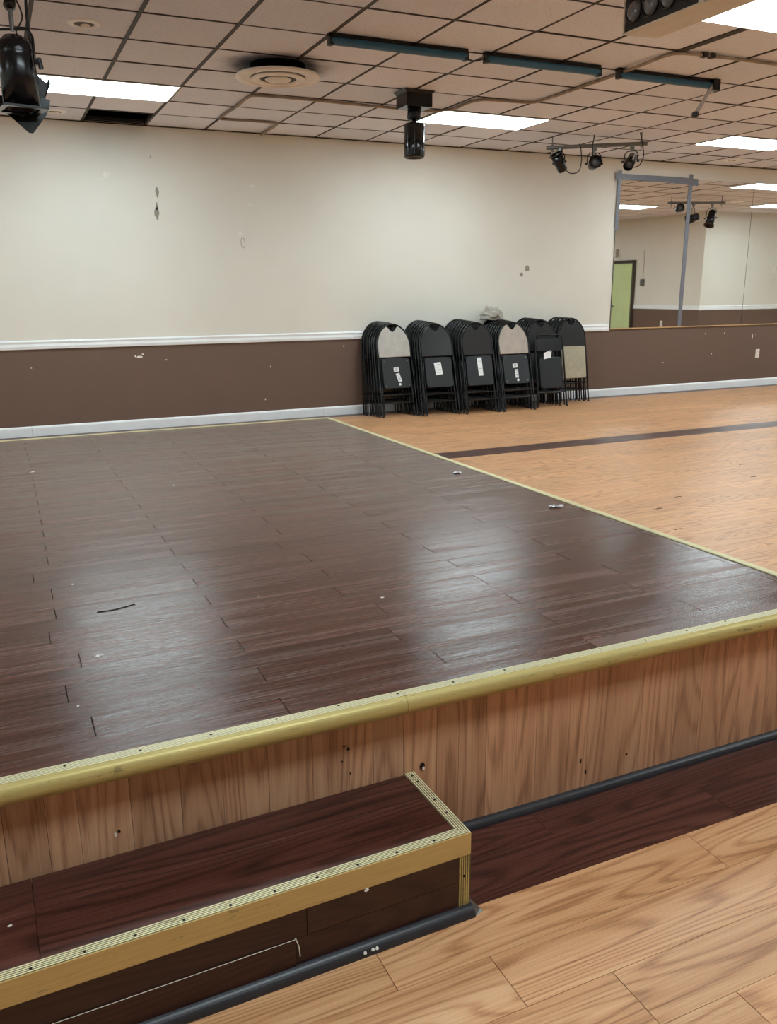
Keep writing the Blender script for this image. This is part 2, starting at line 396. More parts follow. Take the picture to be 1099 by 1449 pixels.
# paint chips, patches and scuffs on the far wall
def blob(cx, cz, w, h, mat, name, parent, y=YW, n=11, seed=0, jag=.35):
    rng = random.Random(seed); pts = []
    for k in range(n):
        a = 2*math.pi*k/n; r = 1-jag*rng.random()
        pts.append((cx+math.cos(a)*w/2*r, cz+math.sin(a)*h/2*r))
    b = MB(); b.prism(pts, .0025, Matrix.Translation((0, y-.0022, 0))); return b.build(name, mat, parent)
k = 0
for cx, cz, w, h, mt in [(1.292,2.445,.045,.12,'chip_grey'),(1.278,2.30,.035,.09,'chip_grey'),(1.275,2.235,.055,.15,'chip_grey'),
        (.79,2.585,.05,.06,'chip_white'),(.76,2.545,.02,.06,'chip_white'),(.83,2.60,.03,.02,'chip_white'),(2.31,2.545,.05,.02,'chip_white'),
        (2.27,2.35,.03,.02,'chip_white'),(2.15,2.055,.05,.03,'chip_white'),(2.17,2.01,.025,.03,'chip_white'),(5.86,1.70,.07,.10,'chip_grey'),(5.78,1.62,.05,.06,'chip_grey'),
        (.985,.772,.07,.03,'chip_white'),(1.02,.80,.03,.02,'chip_white'),(.94,.78,.02,.03,'chip_white'),(1.26,.73,.03,.012,'chip_white'),
        (2.43,.61,.012,.03,'chip_white'),(3.33,.81,.03,.012,'chip_white'),(2.35,.24,.015,.025,'chip_white'),(-.1,.70,.02,.012,'chip_white'),
        (9.88,.74,.02,.075,'chip_white'),(9.95,.76,.012,.02,'chip_white'),(8.95,.80,.02,.02,'chip_white'),(9.32,.80,.02,.02,'chip_white'),
        (8.2,.42,.02,.02,'chip_white'),(9.1,.51,.02,.02,'chip_white'),(1.25,2.78,.015,.02,'chip_grey')]:
    k += 1; blob(cx, cz, w, h, M[mt], 'paint_chip', wall_back, seed=k)
b = MB(); b.tube([(2.175+.022*math.cos(a), YW-.001, 1.955+.055*math.sin(a)) for a in [i*math.pi/8 for i in range(16)]], .003, 5, closed=True); b.build('scuff_ring', M['chip_grey'], wall_back)

# ------------------------------------------------------------------ ceiling
C0, C1, R0, R1 = -1, 18, -6, 4           # tiles built one by one: columns C0..C1-1, rows R0..R1-1
LIGHT_COLS = [-6, 0, 6, 12, 18, 24, 30]; LIGHT_ROWS = [1, -5, -11]
lights = [(c, r) for c in LIGHT_COLS for r in LIGHT_ROWS if c*T > XL and (c+2)*T < XR and (r > -6 or (c+2)*T < XD)]
lights = [l for l in lights if l != (24, -5)]+[(23, -3)]
lit = {(c+i, r) for c, r in lights for i in (0, 1)}
cb = MB()
tx0, tx1, ty0, ty1 = C0*T, C1*T, R0*T, YW
for x0, x1, y0, y1 in ((XL, tx0, YB, YW), (tx1, XR, YB, YW), (tx0, tx1, YB, ty0)):
    cb.quad((x0,y0,H),(x1,y0,H),(x1,y1,H),(x0,y1,H), 0)
cb.box(XL, XR, YB, YW, H+.4, H+.45, 1)
ceiling = struct(cb.build('ceiling', [M['tile_field'], M['black_void']]))
tb = MB(); g = .004; tb.add([(-T/2+g,-T/2+g,.016),(T/2-g,-T/2+g,.016),(T/2-g,T/2-g,.016),(-T/2+g,T/2-g,.016),
        (-T/2+g,-T/2+g,.003),(T/2-g,-T/2+g,.003),(T/2-g,T/2-g,.003),(-T/2+g,T/2-g,.003),
        (-T/2+.012,-T/2+.012,0),(T/2-.012,-T/2+.012,0),(T/2-.012,T/2-.012,0),(-T/2+.012,T/2-.012,0)],
        [(0,1,2,3),(4,5,1,0),(5,6,2,1),(6,7,3,2),(7,4,0,3),(8,9,5,4),(9,10,6,5),(10,11,7,6),(11,8,4,7),(11,10,9,8)])
tile_me = tb.mesh('ceiling_tile', M['tile'])
for c in range(C0, C1):
    for r in range(R0, R1):
        if (c, r) in lit or (c, r) == (1, 3): continue
        o = link('ceiling_tile', tile_me, ceiling, ((c+.5)*T, (r+.5)*T, H-.001+random.uniform(0, .003)))
        o.rotation_euler = (R(random.uniform(-.25,.25)), R(random.uniform(-.25,.25)), 0)
        if r == 3: o.scale.y = (YW-3*T)/T; o.location.y = (3*T+YW)/2
for c in range(C0, C1+1):
    w = .013 if c <= 3 else .008
    b = MB(); b.box(-w, w, ty0, ty1-.001, -.0035, .03); b.build('ceiling_grid_bar', M['grid'], ceiling, (c*T, 0, H))
for r in range(R0, R1):
    w = .008
    b = MB(); b.box(tx0, tx1, -w, w, -.003, .028); b.build('ceiling_grid_bar', M['grid'], ceiling, (0, r*T, H))
b = MB(); b.box(7*T-.035, 7*T+.03, -2.44, -3*T, -.006, .02); b.build('ceiling_grid_bar', M['grid'], ceiling, (0, 0, H))
# edge angle where the ceiling meets the far wall
b = MB(); b.box(tx0, tx1, YW-.012, YW, H-.012, H-.004); struct(b.build('trim_5', M['grid']))
# missing tile: duct edge, and an added black panel standing in for plenum shade
b = MB(); b.box(T+.02, T*2-.02, YW-.075, YW-.052, H+.004, H+.035); b.build('loose_bracket', M['black_plastic'], ceiling)
b = MB(); b.box(T*1-.3, T*2+.3, YW-.05, YW-.002, H+.004, H+.39); b.build('plenum_shade_panel', M['black_void'], ceiling)

lp = MB(); lp.box(-T+.012, T-.012, -T/2+.012, T/2-.012, -.007, .02); lamp_me = lp.mesh('diffuser', M['lamp'])
lf = MB()
for x0, x1, y0, y1 in ((-T, T, -T/2, -T/2+.014), (-T, T, T/2-.014, T/2), (-T, -T+.014, -T/2+.014, T/2-.014), (T-.014, T, -T/2+.014, T/2-.014)): lf.box(x0, x1, y0, y1, -.009, .03)
frame_me = lf.mesh('frame', M['whiteplastic'])
LL = {(0,1): 'lit fluorescent ceiling panel next to the missing ceiling tile', (6,1): 'lit fluorescent ceiling panel behind the hanging cylinder spotlight',
      (12,1): 'lit fluorescent ceiling panel near the taped mirror panel', (6,-5): 'lit fluorescent ceiling panel beside the beige box of round lenses',
      (18,1): 'lit fluorescent ceiling panel above the mirrors, seen in their reflection', (18,-5): 'lit fluorescent ceiling panel reflected in the duct-taped mirror panel'}
for c, r in lights:
    shift = 0 if (C0 <= c < C1 and r >= R0) else -.022
    t = thing('ceiling_light', LL.get((c, r), 'lit fluorescent ceiling panel out of view in the rest of the hall'), 'ceiling light', ((c+1)*T, (r+.5)*T, H+shift), group='fluorescent ceiling panels')
    link('diffuser', lamp_me, t); link('frame', frame_me, t)

# ------------------------------------------------------------------ stage
ZS = .455; YF = -5.262; YK = -.672; XS0 = -2.2
xe = lambda y: 2.028+(1.958-2.028)*(y-YF)/(YK-YF)       # right edge is a little out of square
stage = thing('stage', 'low stage with dark plank top, oak facing and gold nosing', 'stage')
b = MB(); zb = ZS-.011
pts = [(XS0, YF+.02), (xe(YF)-.02, YF+.02), (xe(YK)-.02, YK-.01), (XS0, YK-.01)]
b.add([(x,y,0) for x,y in pts]+[(x,y,zb) for x,y in pts], [(0,3,2,1),(4,5,6,7),(0,1,5,4),(1,2,6,5),(2,3,7,6),(3,0,4,7)])
b.build('carcass', M['black_plastic'], stage)
rw = .1009; nr = 45
ys = [YF-.001+rw*k for k in range(nr)]+[YK-.012]
ys = [y for y in ys if y <= YK-.012]
oj = {1: .608, 3: .565, 5: .615, 7: .549, 9: .577, 11: .58, 13: .530}
plank_rows(XS0, 2, ys, lambda i: .132-.0003*i if i % 2 == 0 else oj.get(i, .56+.05*math.sin(i*3.1)), .9144, lambda i: M['stage_plank'], ZS, .0105, stage,
           xmax=lambda y: xe(y)-.016, c=.0004, gap=.0012, gy=.0001)
# vertical oak facing boards: front, then side and back
rng = random.Random(3); x = XS0
while x < xe(YF)-.02:
    w = rng.choice((.066, .085, .098, .112)); x2 = min(x+w, xe(YF)-.012)
    if xe(YF)-.012-x2 < .02: x2 = xe(YF)-.012
    b = MB(); b.box(-(x2-x)/2+.0005, (x2-x)/2-.0005, rng.uniform(-.0006,.0006), .018, .002, ZS-.012)
    b.build('facing_board', M['facing'], stage, ((x+x2)/2, YF, 0)); x = x2
L = math.hypot(xe(YK)-xe(YF), YK-YF); nb = 24
for k in range(nb):
    a = YF+.02+(YK-YF-.03)*k/nb; a2 = YF+.02+(YK-YF-.03)*(k+1)/nb
    b = MB(); b.add([(xe(a)-.018,a,.002),(xe(a),a,.002),(xe(a2),a2-.001,.002),(xe(a2)-.018,a2-.001,.002),(xe(a)-.018,a,ZS-.012),(xe(a),a,ZS-.012),(xe(a2),a2-.001,ZS-.012),(xe(a2)-.018,a2-.001,ZS-.012)],
              [(0,3,2,1),(4,5,6,7),(0,1,5,4),(1,2,6,5),(2,3,7,6),(3,0,4,7)]); b.build('facing_board', M['facing'], stage)
b = MB(); b.box(XS0, xe(YK)-.02, YK-.01, YK, .002, ZS-.012); b.build('back_panel', M['facing'], stage)
# bull-nosed gold edge along the front, ridged on top
top = []
for k in range(6):
    y = YF+.001-.005*k; top += [(y, ZS+.003), (y-.0035, ZS+.003), (y-.0037, ZS+.0018), (y-.0048, ZS+.0018)]
rim = [(YF-.026-.022*math.sin(a), ZS-.022+.025*math.cos(a)) for a in [R(d) for d in range(8, 165, 12)]]
prof = top+rim+[(YF-.018, ZS-.048), (YF-.001, ZS-.048), (YF-.001, ZS-.010), (YF+.001, ZS-.001)]
b = MB(); nn = len(prof)
for seg in ((XS0, -1.45), (-1.449, .42), (.421, xe(YF)+.008)):
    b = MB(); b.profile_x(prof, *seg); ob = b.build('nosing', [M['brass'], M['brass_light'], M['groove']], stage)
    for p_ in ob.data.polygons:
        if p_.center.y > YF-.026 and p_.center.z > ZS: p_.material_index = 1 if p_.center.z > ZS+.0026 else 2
sc = MB(); sc.lathe([(0,.0012),(.0028,.0012),(.0036,0)], n=10); sc_me = sc.mesh('screw', M['screw'])
x = XS0+.08
while x < xe(YF): link('screw', sc_me, stage, (x, YF-.010+.004*math.sin(x*9), ZS+.0028)); x += .158
def edge_strip(p0, p1, w, name, parent, mat):        # ridged flat strip along the stage border, inside the line p0-p1
    d = (Vector(p1)-Vector(p0)); L_ = d.length; d.normalize(); nrm = Vector((-d.y, d.x))
    prof = [(0,-.03),(0,.0035)]
    for k in range(5): prof += [(w*(k+.15)/5, .0045), (w*(k+.65)/5, .0045), (w*(k+.75)/5, .003), (w*(k+1)/5, .003)]
    prof += [(w,.0)] 
    vs_ = []
    for p_ in (Vector(p0), Vector(p1)):
        for o_, z_ in prof: q = p_+nrm*o_; vs_.append((q.x, q.y, ZS+z_))
    n_ = len(prof); fs = [(i, (i+1)%n_, n_+(i+1)%n_, n_+i) for i in range(n_)]+[tuple(range(n_)), tuple(range(n_, 2*n_))]
    b = MB(); b.add(vs_, fs); b.build(name, mat, parent)
edge_strip((xe(YF+.01)+.004, YF+.014), (xe(YK)+.004, YK), .027, 'edge_strip', stage, M['brass_light'])
edge_strip((xe(YK)-.02, YK+.004), (XS0, YK+.004), .027, 'edge_strip', stage, M['brass_light'])
def cove(name, x0, x1, y, r, parent, mat=None):
    prof = [(y, 0)]+[(y-r*math.cos(a), r*math.sin(a)) for a in [i*math.pi/16 for i in range(9)]]
    b = MB(); b.profile_x(prof, x0, x1, smooth=False); return b.build(name, mat or M['rubber'], parent)
cove('base_molding', .47, xe(YF)+.02, YF, .021, stage)
cove('base_molding', XS0, -1.9, YF, .021, stage)
# knocks in the facing
for cx, cz, w, h in ((.275,.33,.009,.008),(.265,.340,.010,.003),(.28,.26,.004,.007),(.258,.30,.006,.003),(-.285,.262,.008,.010),(1.02,.07,.006,.02),(1.0,.11,.005,.02),(1.17,.09,.006,.006),(.483,.228,.018,.026)):
    blob(cx, cz, w, h, M['screw'], 'gouge', stage, y=YF-.0008, seed=int(cx*999), n=8)
blob(-.292, .255, .008, .012, M['chip_white'], 'chip', stage, y=YF-.001, seed=2, n=7); blob(.486, .222, .010, .014, M['chip_white'], 'chip', stage, y=YF-.001, seed=5, n=7)

# ------------------------------------------------------------------ step in front of the stage
ZT = .216; YT = -5.552; XT1 = .459; XT0 = -1.9
step = thing('step', 'dark wood step with gold edging in front of the stage', 'step')
b = MB(); b.box(XT0, XT1-.006, YT+.012, YF-.004, 0, ZT-.012); b.build('carcass', M['dark_plank'], step)
yy = [YT+.024, YT+.024+.1524, YF-.002]
for i, js in enumerate(((XT0, -.475, XT1-.028), (XT0, -.475, XT1-.028))):
    for a, c in zip(js, js[1:]): plank('tread_plank', a, c, yy[i], yy[i+1], ZT, .011, M['dark_plank'], step, c=.0003, gap=.0005, gy=.0002)
def riser(x0, x1, z0, z1, dy=0):
    b = MB(); b.box(-(x1-x0)/2+.0008, (x1-x0)/2-.0008, -.010+dy, 0, -(z1-z0)/2+.0006, (z1-z0)/2-.0006)
    b.build('riser_plank', M['riser_plank'], step, ((x0+x1)/2, YT+.012, (z0+z1)/2))
riser(XT0, -.62, .001, .092); riser(-.62, .022, .001, .092, -.003); riser(.022, XT1-.030, .001, .092); riser(XT0, .05, .092, .163); riser(.05, XT1-.030, .092, .163)
b = MB(); b.tube([(-.62, YT-.0025, .0935), (-.3, YT-.0035, .094), (.02, YT-.0025, .0935)], .0006, 6); b.build('crack', M['chip_white'], step)
b = MB(); b.tube([(.022, YT+.0005, .094), (.029, YT+.0005, .07), (.031, YT+.0005, .045)], .0013, 6); b.build('crack', M['chip_white'], step)
blob(.19, .158, .012, .008, M['chip_white'], 'chip', step, y=YT-.001, seed=8, n=7)
# gold front angle with ridged top, mitred at the corner
W = .028
prof = [(YT+W, ZT-.002)]
for k in range(5): y = YT+W-k*W/5*.92; prof += [(y, ZT+.003), (y-.0033, ZT+.003), (y-.0036, ZT+.0014), (y-.0049, ZT+.0014)]
prof += [(YT+.0015, ZT+.003), (YT, ZT+.0015), (YT, ZT-.055), (YT+.004, ZT-.055), (YT+.004, ZT-.004)]
b = MB(); b.profile_x(prof, XT0, XT1-W, m1=-1.0)
for i, f in enumerate(b.f): pass
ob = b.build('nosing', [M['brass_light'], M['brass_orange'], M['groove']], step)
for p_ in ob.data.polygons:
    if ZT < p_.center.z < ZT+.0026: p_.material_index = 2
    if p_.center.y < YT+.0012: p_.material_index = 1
# side strip along the right end of the tread
b = MB(); q = []
for k in range(5):
    x = XT1-W+.001+k*W/5; q += [(x, ZT+.0014), (x+.0006, ZT+.003), (x+.0038, ZT+.003), (x+.0042, ZT+.0014)]
q += [(XT1, ZT+.003), (XT1, ZT-.03), (XT1-.003, ZT-.03), (XT1-.003, ZT-.003), (XT1-W+.001, ZT-.003)]
n_ = len(q); vs_ = [(x, YT+(XT1-x)+.0006, z) for x, z in q]+[(x, YF-.001, z) for x, z in q]
b.add(vs_, [(i, (i+1)%n_, n_+(i+1)%n_, n_+i) for i in range(n_)]+[tuple(range(n_)), tuple(range(n_, 2*n_))]); ob = b.build('side_strip', [M['brass_light'], M['groove']], step)
for p_ in ob.data.polygons:
    if ZT < p_.center.z < ZT+.0026: p_.material_index = 1
# vertical ridged strip at the front corner
b = MB(); q = [(XT1-.030, YT+.010)]
for k in range(5):
    x = XT1-.029+k*.0058; q += [(x, YT+.0015), (x+.0036, YT+.0015), (x+.0042, YT+.003), (x+.0054, YT+.003)]
q += [(XT1+.001, YT+.0015), (XT1+.001, YT+.030), (XT1-.004, YT+.030)]
n_ = len(q); b.add([(x, y, .018) for x, y in q]+[(x, y, ZT-.0555) for x, y in q], [(i, (i+1)%n_, n_+(i+1)%n_, n_+i) for i in range(n_)]+[tuple(range(n_)), tuple(range(n_, 2*n_))])
ob = b.build('corner_strip', [M['brass'], M['groove']], step)
for p_ in ob.data.polygons:
    if YT+.002 < p_.center.y < YT+.004: p_.material_index = 1
b = MB(); b.box(XT1-.006, XT1-.001, YT+.03, YF-.004, .001, ZT-.03); b.build('end_panel', M['dark_plank'], step)
x = XT0+.07
while x < XT1-.05: link('screw', sc_me, step, (x, YT+.012, ZT+.0028)); x += .0955
for y in (-5.31, -5.40, -5.46, -5.28): link('screw', sc_me, step, (XT1-.014, y, ZT+.0028))
b = MB(); b.lathe([(0,.0012),(.003,.0012),(.0038,0)], look_matrix((XT1-.016, YT+.0012, .105), (0,-1,0)), n=10); b.build('screw', M['screw'], step)
cove('base_molding', XT0, XT1+.004, YT+.002, .024, step)
b = MB(); b.add([(XT1+.004,YT-.020,.001),(XT1+.030,YT-.012,.001),(XT1+.012,YT+.02,.001),(XT1+.003,YT+.02,.001),(XT1+.004,YT-.014,.020),(XT1+.026,YT-.006,.006),(XT1+.010,YT+.018,.022),(XT1+.003,YT+.018,.024)],
      [(0,3,2,1),(4,5,6,7),(0,1,5,4),(1,2,6,5),(2,3,7,6),(3,0,4,7)]); b.build('molding_end', M['grey_metal'], step)
for cx, cy in ((.175,-5.574),(.195,-5.572),(.205,-5.573)):
    b = MB(); b.lathe([(0,.006),(.003,.004),(.004,0)], Matrix.Translation((cx,cy,.012)), n=7); b.build('chip', M['chip_white'], step)

piv = Vector((XT1, YF, 0)); rot_ = Matrix.Rotation(.021, 4, 'Z')       # the step stands slightly askew
step.rotation_euler = (0, 0, .021); step.location = piv-rot_ @ piv

# ------------------------------------------------------------------ mirrors
def mirror(x0, x1, label, tilt=(0,0), tape=False):
    t = thing('mirror_panel', label, 'mirror', ((x0+x1)/2, YW-.014, .905), (R(tilt[0]), 0, R(tilt[1])), 'mirror panels on the far wall')
    w = (x1-x0)/2-.003; b = MB(); b.box(-w-.002, w+.002, .0055, .012, .012, 1.96); b.build('backing', M['black_void'], t); b = MB(); b.box(-w, w, 0, .005, .012, 1.965); b.build('glass', M['mirror'], t)
    b = MB(); b.box(-w-.002, w+.002, -.004, .010, 0, .014); b.build('ledge', M['oak_ledge'], t)
    if tape:
        def strip(pts, name='duct_tape', lay=[0]):
            lay[0] += 1; q = MB(); q.prism(pts, .0008, Matrix.Translation((0,-.0012-.0011*lay[0],0))); o_ = q.build(name, M['duct'], t); o_['label'] = 'grey duct tape'
        strip([(-w-.06,1.925),(.45,1.90),(w+.14,1.885),(w+.14,1.975),(.45,1.985),(-w-.06,1.985)])
        strip([(w-.035,.012),(w+.030,.012),(w+.045,2.03),(w-.025,2.03)])
        strip([(-w-.02,1.28),(-w+.035,1.28),(-w+.045,2.03),(-w-.01,2.03)])
        strip([(-w-.05,1.90),(-w+.02,1.90),(-w+.02,2.0),(-w-.05,2.0)])
    return t
mirror(7.215, 8.435, 'mirror panel edged with grey duct tape', (0.0, 0.0), True)
mirror(8.435, 9.612, 'untaped mirror panel adjoining the duct-taped panel')
mirror(9.612, 10.80, 'mirror panel third along from the white chair rail')
mirror(10.80, 12.0, 'mirror panel fourth along from the white chair rail')
mirror(12.0, 13.2, 'mirror panel fifth along from the white chair rail')

def plate(x, y, z, nrm, label, w=.07, h=.115, sock=True):
    t = thing('wall_outlet', label, 'outlet', (x, y, z)); ang = math.atan2(nrm[1], nrm[0])+math.pi/2; t.rotation_euler = (0,0,ang)
    b = MB(); b.prism([(-w/2,-h/2),(w/2,-h/2),(w/2,h/2),(-w/2,h/2)], .006, Matrix.Translation((0,-.006,0)), bevel=.002); b.build('plate', M['whiteplastic'], t)
    if sock:
        for s in (-1, 1):
            b = MB(); b.box(-.016, .016, -.0075, -.005, s*.026-.013, s*.026+.013); o_ = b.build('socket', M['whiteplastic'], t)
            c_ = MB()
            for k in (-1, 1): c_.box(k*.006-.0012, k*.006+.0012, -.008, -.007, s*.026-.006, s*.026+.006)
            c_.build('slot', M['black_plastic'], o_)
    return t
plate(10.015, YW, .483, (0,-1), 'white wall outlet on the brown wall under the mirrors', .075, .125)
plate(XD, -4.35, .62, (-1,0), 'white wall outlet on the dim wall seen in the mirror', .08, .14)

# door and fittings on the wall that the mirror shows
d = struct(link('door_1', None, None, (XD, -5.80, 0)))
b = MB(); b.box(-.05, -.002, -.36, .36, .01, 2.04); leaf = b.build('door_leaf', M['green_door'], d)
b = MB(); b.lathe([(.0,.06),(.022,.055),(.028,.035),(.012,.02),(.012,0),(.03,0)], look_matrix((-.05, -.30, 1.0), (-1,0,0)), n=16); b.build('door_knob', M['grey_metal'], leaf)
b = MB(); b.box(-.07, 0, -.43, -.365, 0, 2.12); b.box(-.07, 0, .365, .43, 0, 2.12); b.box(-.07, 0, -.365, .365, 2.05, 2.12); b.build('door_frame', M['door_frame'], d)
t = thing('thermostat', 'small grey switch box with a cord on the dim wall in the mirror', 'switch box', (XD, -5.09, 1.58))
b = MB(); b.box(-.04, 0, -.06, .06, -.08, .08); b.build('box', M['grey_metal'], t)
b = MB(); b.tube([(-.008, 0, .08), (-.008, .01, .4), (-.008, -.01, .75)], .005, 6); b.build('cord', M['cablebeige'], t)
t = thing('wall_plaque', 'small framed plaque above the green door in the mirror', 'plaque', (XD, -6.08, 2.30))
b = MB(); b.box(-.02, 0, -.10, .10, -.13, .13); b.build('backing', M['diffuser'], t); b = MB(); b.box(-.024, -.018, -.07, .07, -.10, .10); b.build('panel', M['chip_grey'], t)
t = thing('thermostat', 'white control box on the bright wall in the mirror', 'control box', (16.52, YR, 1.87))
b = MB(); b.box(-.17, .17, 0, .04, -.11, .11); b.build('box', M['whiteplastic'], t); b = MB(); b.box(-.07, .09, .038, .045, -.05, .05); b.build('display', M['black_plastic'], t)

# ------------------------------------------------------------------ folding chairs
def rounded(x0, x1, z0, z1, r, n=5):
    out = []
    for cx, cz, a0 in ((x0+r, z0+r, 180), (x1-r, z0+r, 270), (x1-r, z1-r, 0), (x0+r, z1-r, 90)):
        for k in range(n+1): a = R(a0+90*k/n); out.append((cx+r*math.cos(a), cz+r*math.sin(a)))
    return out
def arch(w, zt, b_, z0=0, wf=None, n=16):
    wf = wf or w; pts = [(-wf, z0)]
    zc = zt-b_
    for k in range(n+1):
        a = math.pi-math.pi*k/n; pts.append((w*math.cos(a), zc+b_*math.sin(a)))
    pts.append((wf, z0)); return pts
def M_T(y): return Matrix.Translation((0, y, 0))
def chair_parts(kind):
    P = []
    small = kind == 'metal'
    zt = .90 if small else 1.085; w = .205 if small else .215; bz = .10 if small else .27
    b = MB()
    if small:
        a = [(-.22, .0)]+[(-w+.06-.06*math.cos(R(t_)), zt-.07+.07*math.sin(R(t_))) for t_ in range(0, 91, 15)]
        a = a+[(-x, z) for x, z in a[::-1]]
    else: a = arch(w, zt, bz, 0, .226)
    b.tube([(x, 0, z) for x, z in a], .0105, 8); P.append(('frame', b.mesh('frame', M['black_metal'])))
    # rear legs: a narrower U behind
    wr = .185
    b = MB(); zr_ = .50 if small else .62
    b.tube([(-wr-.012, .014, .02), (-wr, .014, zr_), (wr, .014, zr_), (wr+.012, .014, .02)], .009, 8); P.append(('rear_legs', b.mesh('rear_legs', M['black_metal'])))
    for z in ((.19,) if small else (.165, .255)):
        b = MB(); b.tube([(-.212, -.004, z), (.212, -.004, z)], .0075, 8); P.append(('crossbar', b.mesh('crossbar', M['black_metal'])))
    for x, y in ((-.222, 0), (.222, 0)):
        b = MB(); b.tube([(x, y, 0), (x*.995, y, .035)], .0135, 8); P.append(('foot_cap', b.mesh('foot_cap', M['black_plastic'])))
    if small:
        b = MB(); b.prism(rounded(-.195, .195, .70, .86, .03), .008, M_T(-.006), bevel=.003); P.append(('backrest', b.mesh('backrest', M['black_metal'])))
        b = MB(); b.prism(rounded(-.165, .165, .24, .62, .04), .020, M_T(-.020), bevel=.005); P.append(('seat', b.mesh('seat', M['seatpan'])))
        b = MB(); b.prism([(-.10,.60),(.0,.615),(.02,.70),(-.005,.705),(-.10,.675)], .001, M_T(-.0225)); P.append(('tag', b.mesh('tag', M['paper'])))
        b = MB(); b.lathe([(0,.001),(.006,.001),(.006,0)], look_matrix((-.006,-.0232,.69),(0,-1,0)), n=8); P.append(('tag_hole', b.mesh('tag_hole', M['black_plastic'])))
        return P
    zb = .70; o = [(-.20, zb), (.20, zb)]
    zc = zt-bz
    side = []
    for k in range(13):
        a = R(69)*k/12; side.append((.204*math.cos(a), zc+(bz-.012)*math.sin(a)))
    o += side
    o += [(.062, zt-.038), (.040, zt-.066), (.015, zt-.088), (0, zt-.092), (-.015, zt-.088), (-.040, zt-.066), (-.062, zt-.038)]
    o += [(-x, z) for x, z in side[::-1]]
    mt = {'grey': 'grey_fabric', 'taupe': 'taupe_fabric', 'charcoal': 'charcoal', 'black': 'black_fabric', 'vinyl': 'vinyl', 'stickered': 'vinyl'}[kind]
    b = MB(); b.prism(o, .016, M_T(-.011), bevel=.006); P.append(('backrest', b.mesh('backrest', M[mt])))
    if kind == 'vinyl':
        b = MB(); b.prism(rounded(-.185, .185, .315, .725, .025), .028, M_T(-.036), bevel=.008); P.append(('seat', b.mesh('seat', M['beige_vinyl'])))
    else:
        b = MB(); b.prism(rounded(-.178, .178, .335, .685, .035), .016, M_T(-.014), bevel=.004); P.append(('seat', b.mesh('seat', M['seatpan'])))
    def stick(pts, printed=True):
        q = MB(); q.prism(pts, .001, M_T(-.0152)); P.append(('sticker', q.mesh('sticker', M['paper'])))
        if printed:
            c = Vector((sum(p_[0] for p_ in pts)/4, sum(p_[1] for p_ in pts)/4)); q = MB()
            u = (Vector(pts[1])-Vector(pts[0]))*.34; v = (Vector(pts[3])-Vector(pts[0]))
            for k in range(4):
                z = c+v*(.30-.2*k); ln = u*(1 if k % 2 == 0 else .6); h_ = v.normalized()*.0022
                q.prism([tuple(z-ln-h_), tuple(z+ln-h_), tuple(z+ln+h_), tuple(z-ln+h_)], .0004, M_T(-.0157))
            P.append(('sticker_text', q.mesh('sticker_text', M['print'])))
    if kind in ('grey', 'taupe'):
        o_ = .0 if kind == 'grey' else -.012
        stick([(-.035+o_,.525),(.03+o_,.530),(.03+o_,.580),(-.037+o_,.575)])
        if kind == 'grey': stick([(.012,.405),(.058,.412),(.030,.512),(-.017,.503)])
        else: stick([(-.022,.405),(.022,.405),(.020,.508),(-.024,.508)])
        q = MB(); q.prism([(.028+o_*1.5+.016*math.cos(a), .378+.016*math.sin(a)) for a in [k*math.pi/6 for k in range(12)]], .001, M_T(-.0152)); P.append(('sticker', q.mesh('sticker', M['paper'])))
        for x, z in ((-.15,.37),(.15,.37),(-.15,.65),(.15,.65)):
            q = MB(); q.lathe([(0,.001),(.004,.001),(.004,0)], look_matrix((x,-.0142,z),(0,-1,0)), n=8); P.append(('rivet', q.mesh('rivet', M['silver'])))
    if kind == 'stickered': stick([(-.045,.475),(.045,.485),(.03,.630),(-.062,.622)])
    if kind == 'charcoal': stick([(-.02,.45),(.04,.45),(.035,.665),(-.03,.665)])
    return P
KP = {k: chair_parts(k) for k in ('grey','taupe','charcoal','black','vinyl','stickered','metal')}
def chair(kind, x, y, lean, yaw, label, group):
    t = thing('folding_chair', label, 'chair', (x, y, .0115*abs(math.sin(R(lean)))), (R(-lean), 0, R(yaw)), group)
    for nme, me in KP[kind]: link(nme, me, t)
    return t
STACKS = [  # front x, front y, back x, count, front kind, front label, filler label
 (3.835, 1.925, 3.735, 7, 'grey', 'folding chair with light grey padded back at the stack nearest the stage', 'black folding chair stacked behind the light grey backed chair', 13.5),
 (4.335, 1.805, 4.275, 8, 'stickered', 'black folding chair with one broad white sticker under its seat', 'black folding chair stacked behind the chair with the broad sticker', 14),
 (4.845, 1.735, 4.810, 8, 'charcoal', 'charcoal folding chair with one tall narrow white sticker under its seat', 'black folding chair stacked behind the chair with the narrow sticker', 13),
 (5.345, 1.705, 5.325, 9, 'taupe', 'folding chair with taupe padded back in the stack under the cloth', 'black folding chair stacked behind the taupe backed chair', 14),
 (5.855, 1.90, 5.81, 7, 'black', 'black padded folding chair right behind the small metal folding chair', 'black folding chair stacked behind the small metal folding chair', 10.5),
 (6.415, 2.055, 6.295, 5, 'vinyl', 'folding chair with glossy black back and beige seat, end of the row', 'black folding chair stacked behind the beige seated chair', 9)]
for x, y, xb, cnt, kind, lab, fill, lean in STACKS:
    lb = 4.5; yb = 2.355-1.085*math.sin(R(lb))
    for k in range(cnt):
        f = k/(cnt-1); j = random.uniform(-.008, .008) if k else 0
        chair(kind if k == 0 else 'black', x+(xb-x)*f+j, y+(yb-y)*f, lean+(lb-lean)*f, random.uniform(-.8,.8) if k else 0,
              lab if k == 0 else fill, 'folding chairs stacked against the far wall')
chair('metal', 5.895, 1.81, 9.5, 0, 'small all-metal black folding chair with a white paper tag', 'folding chairs stacked against the far wall')

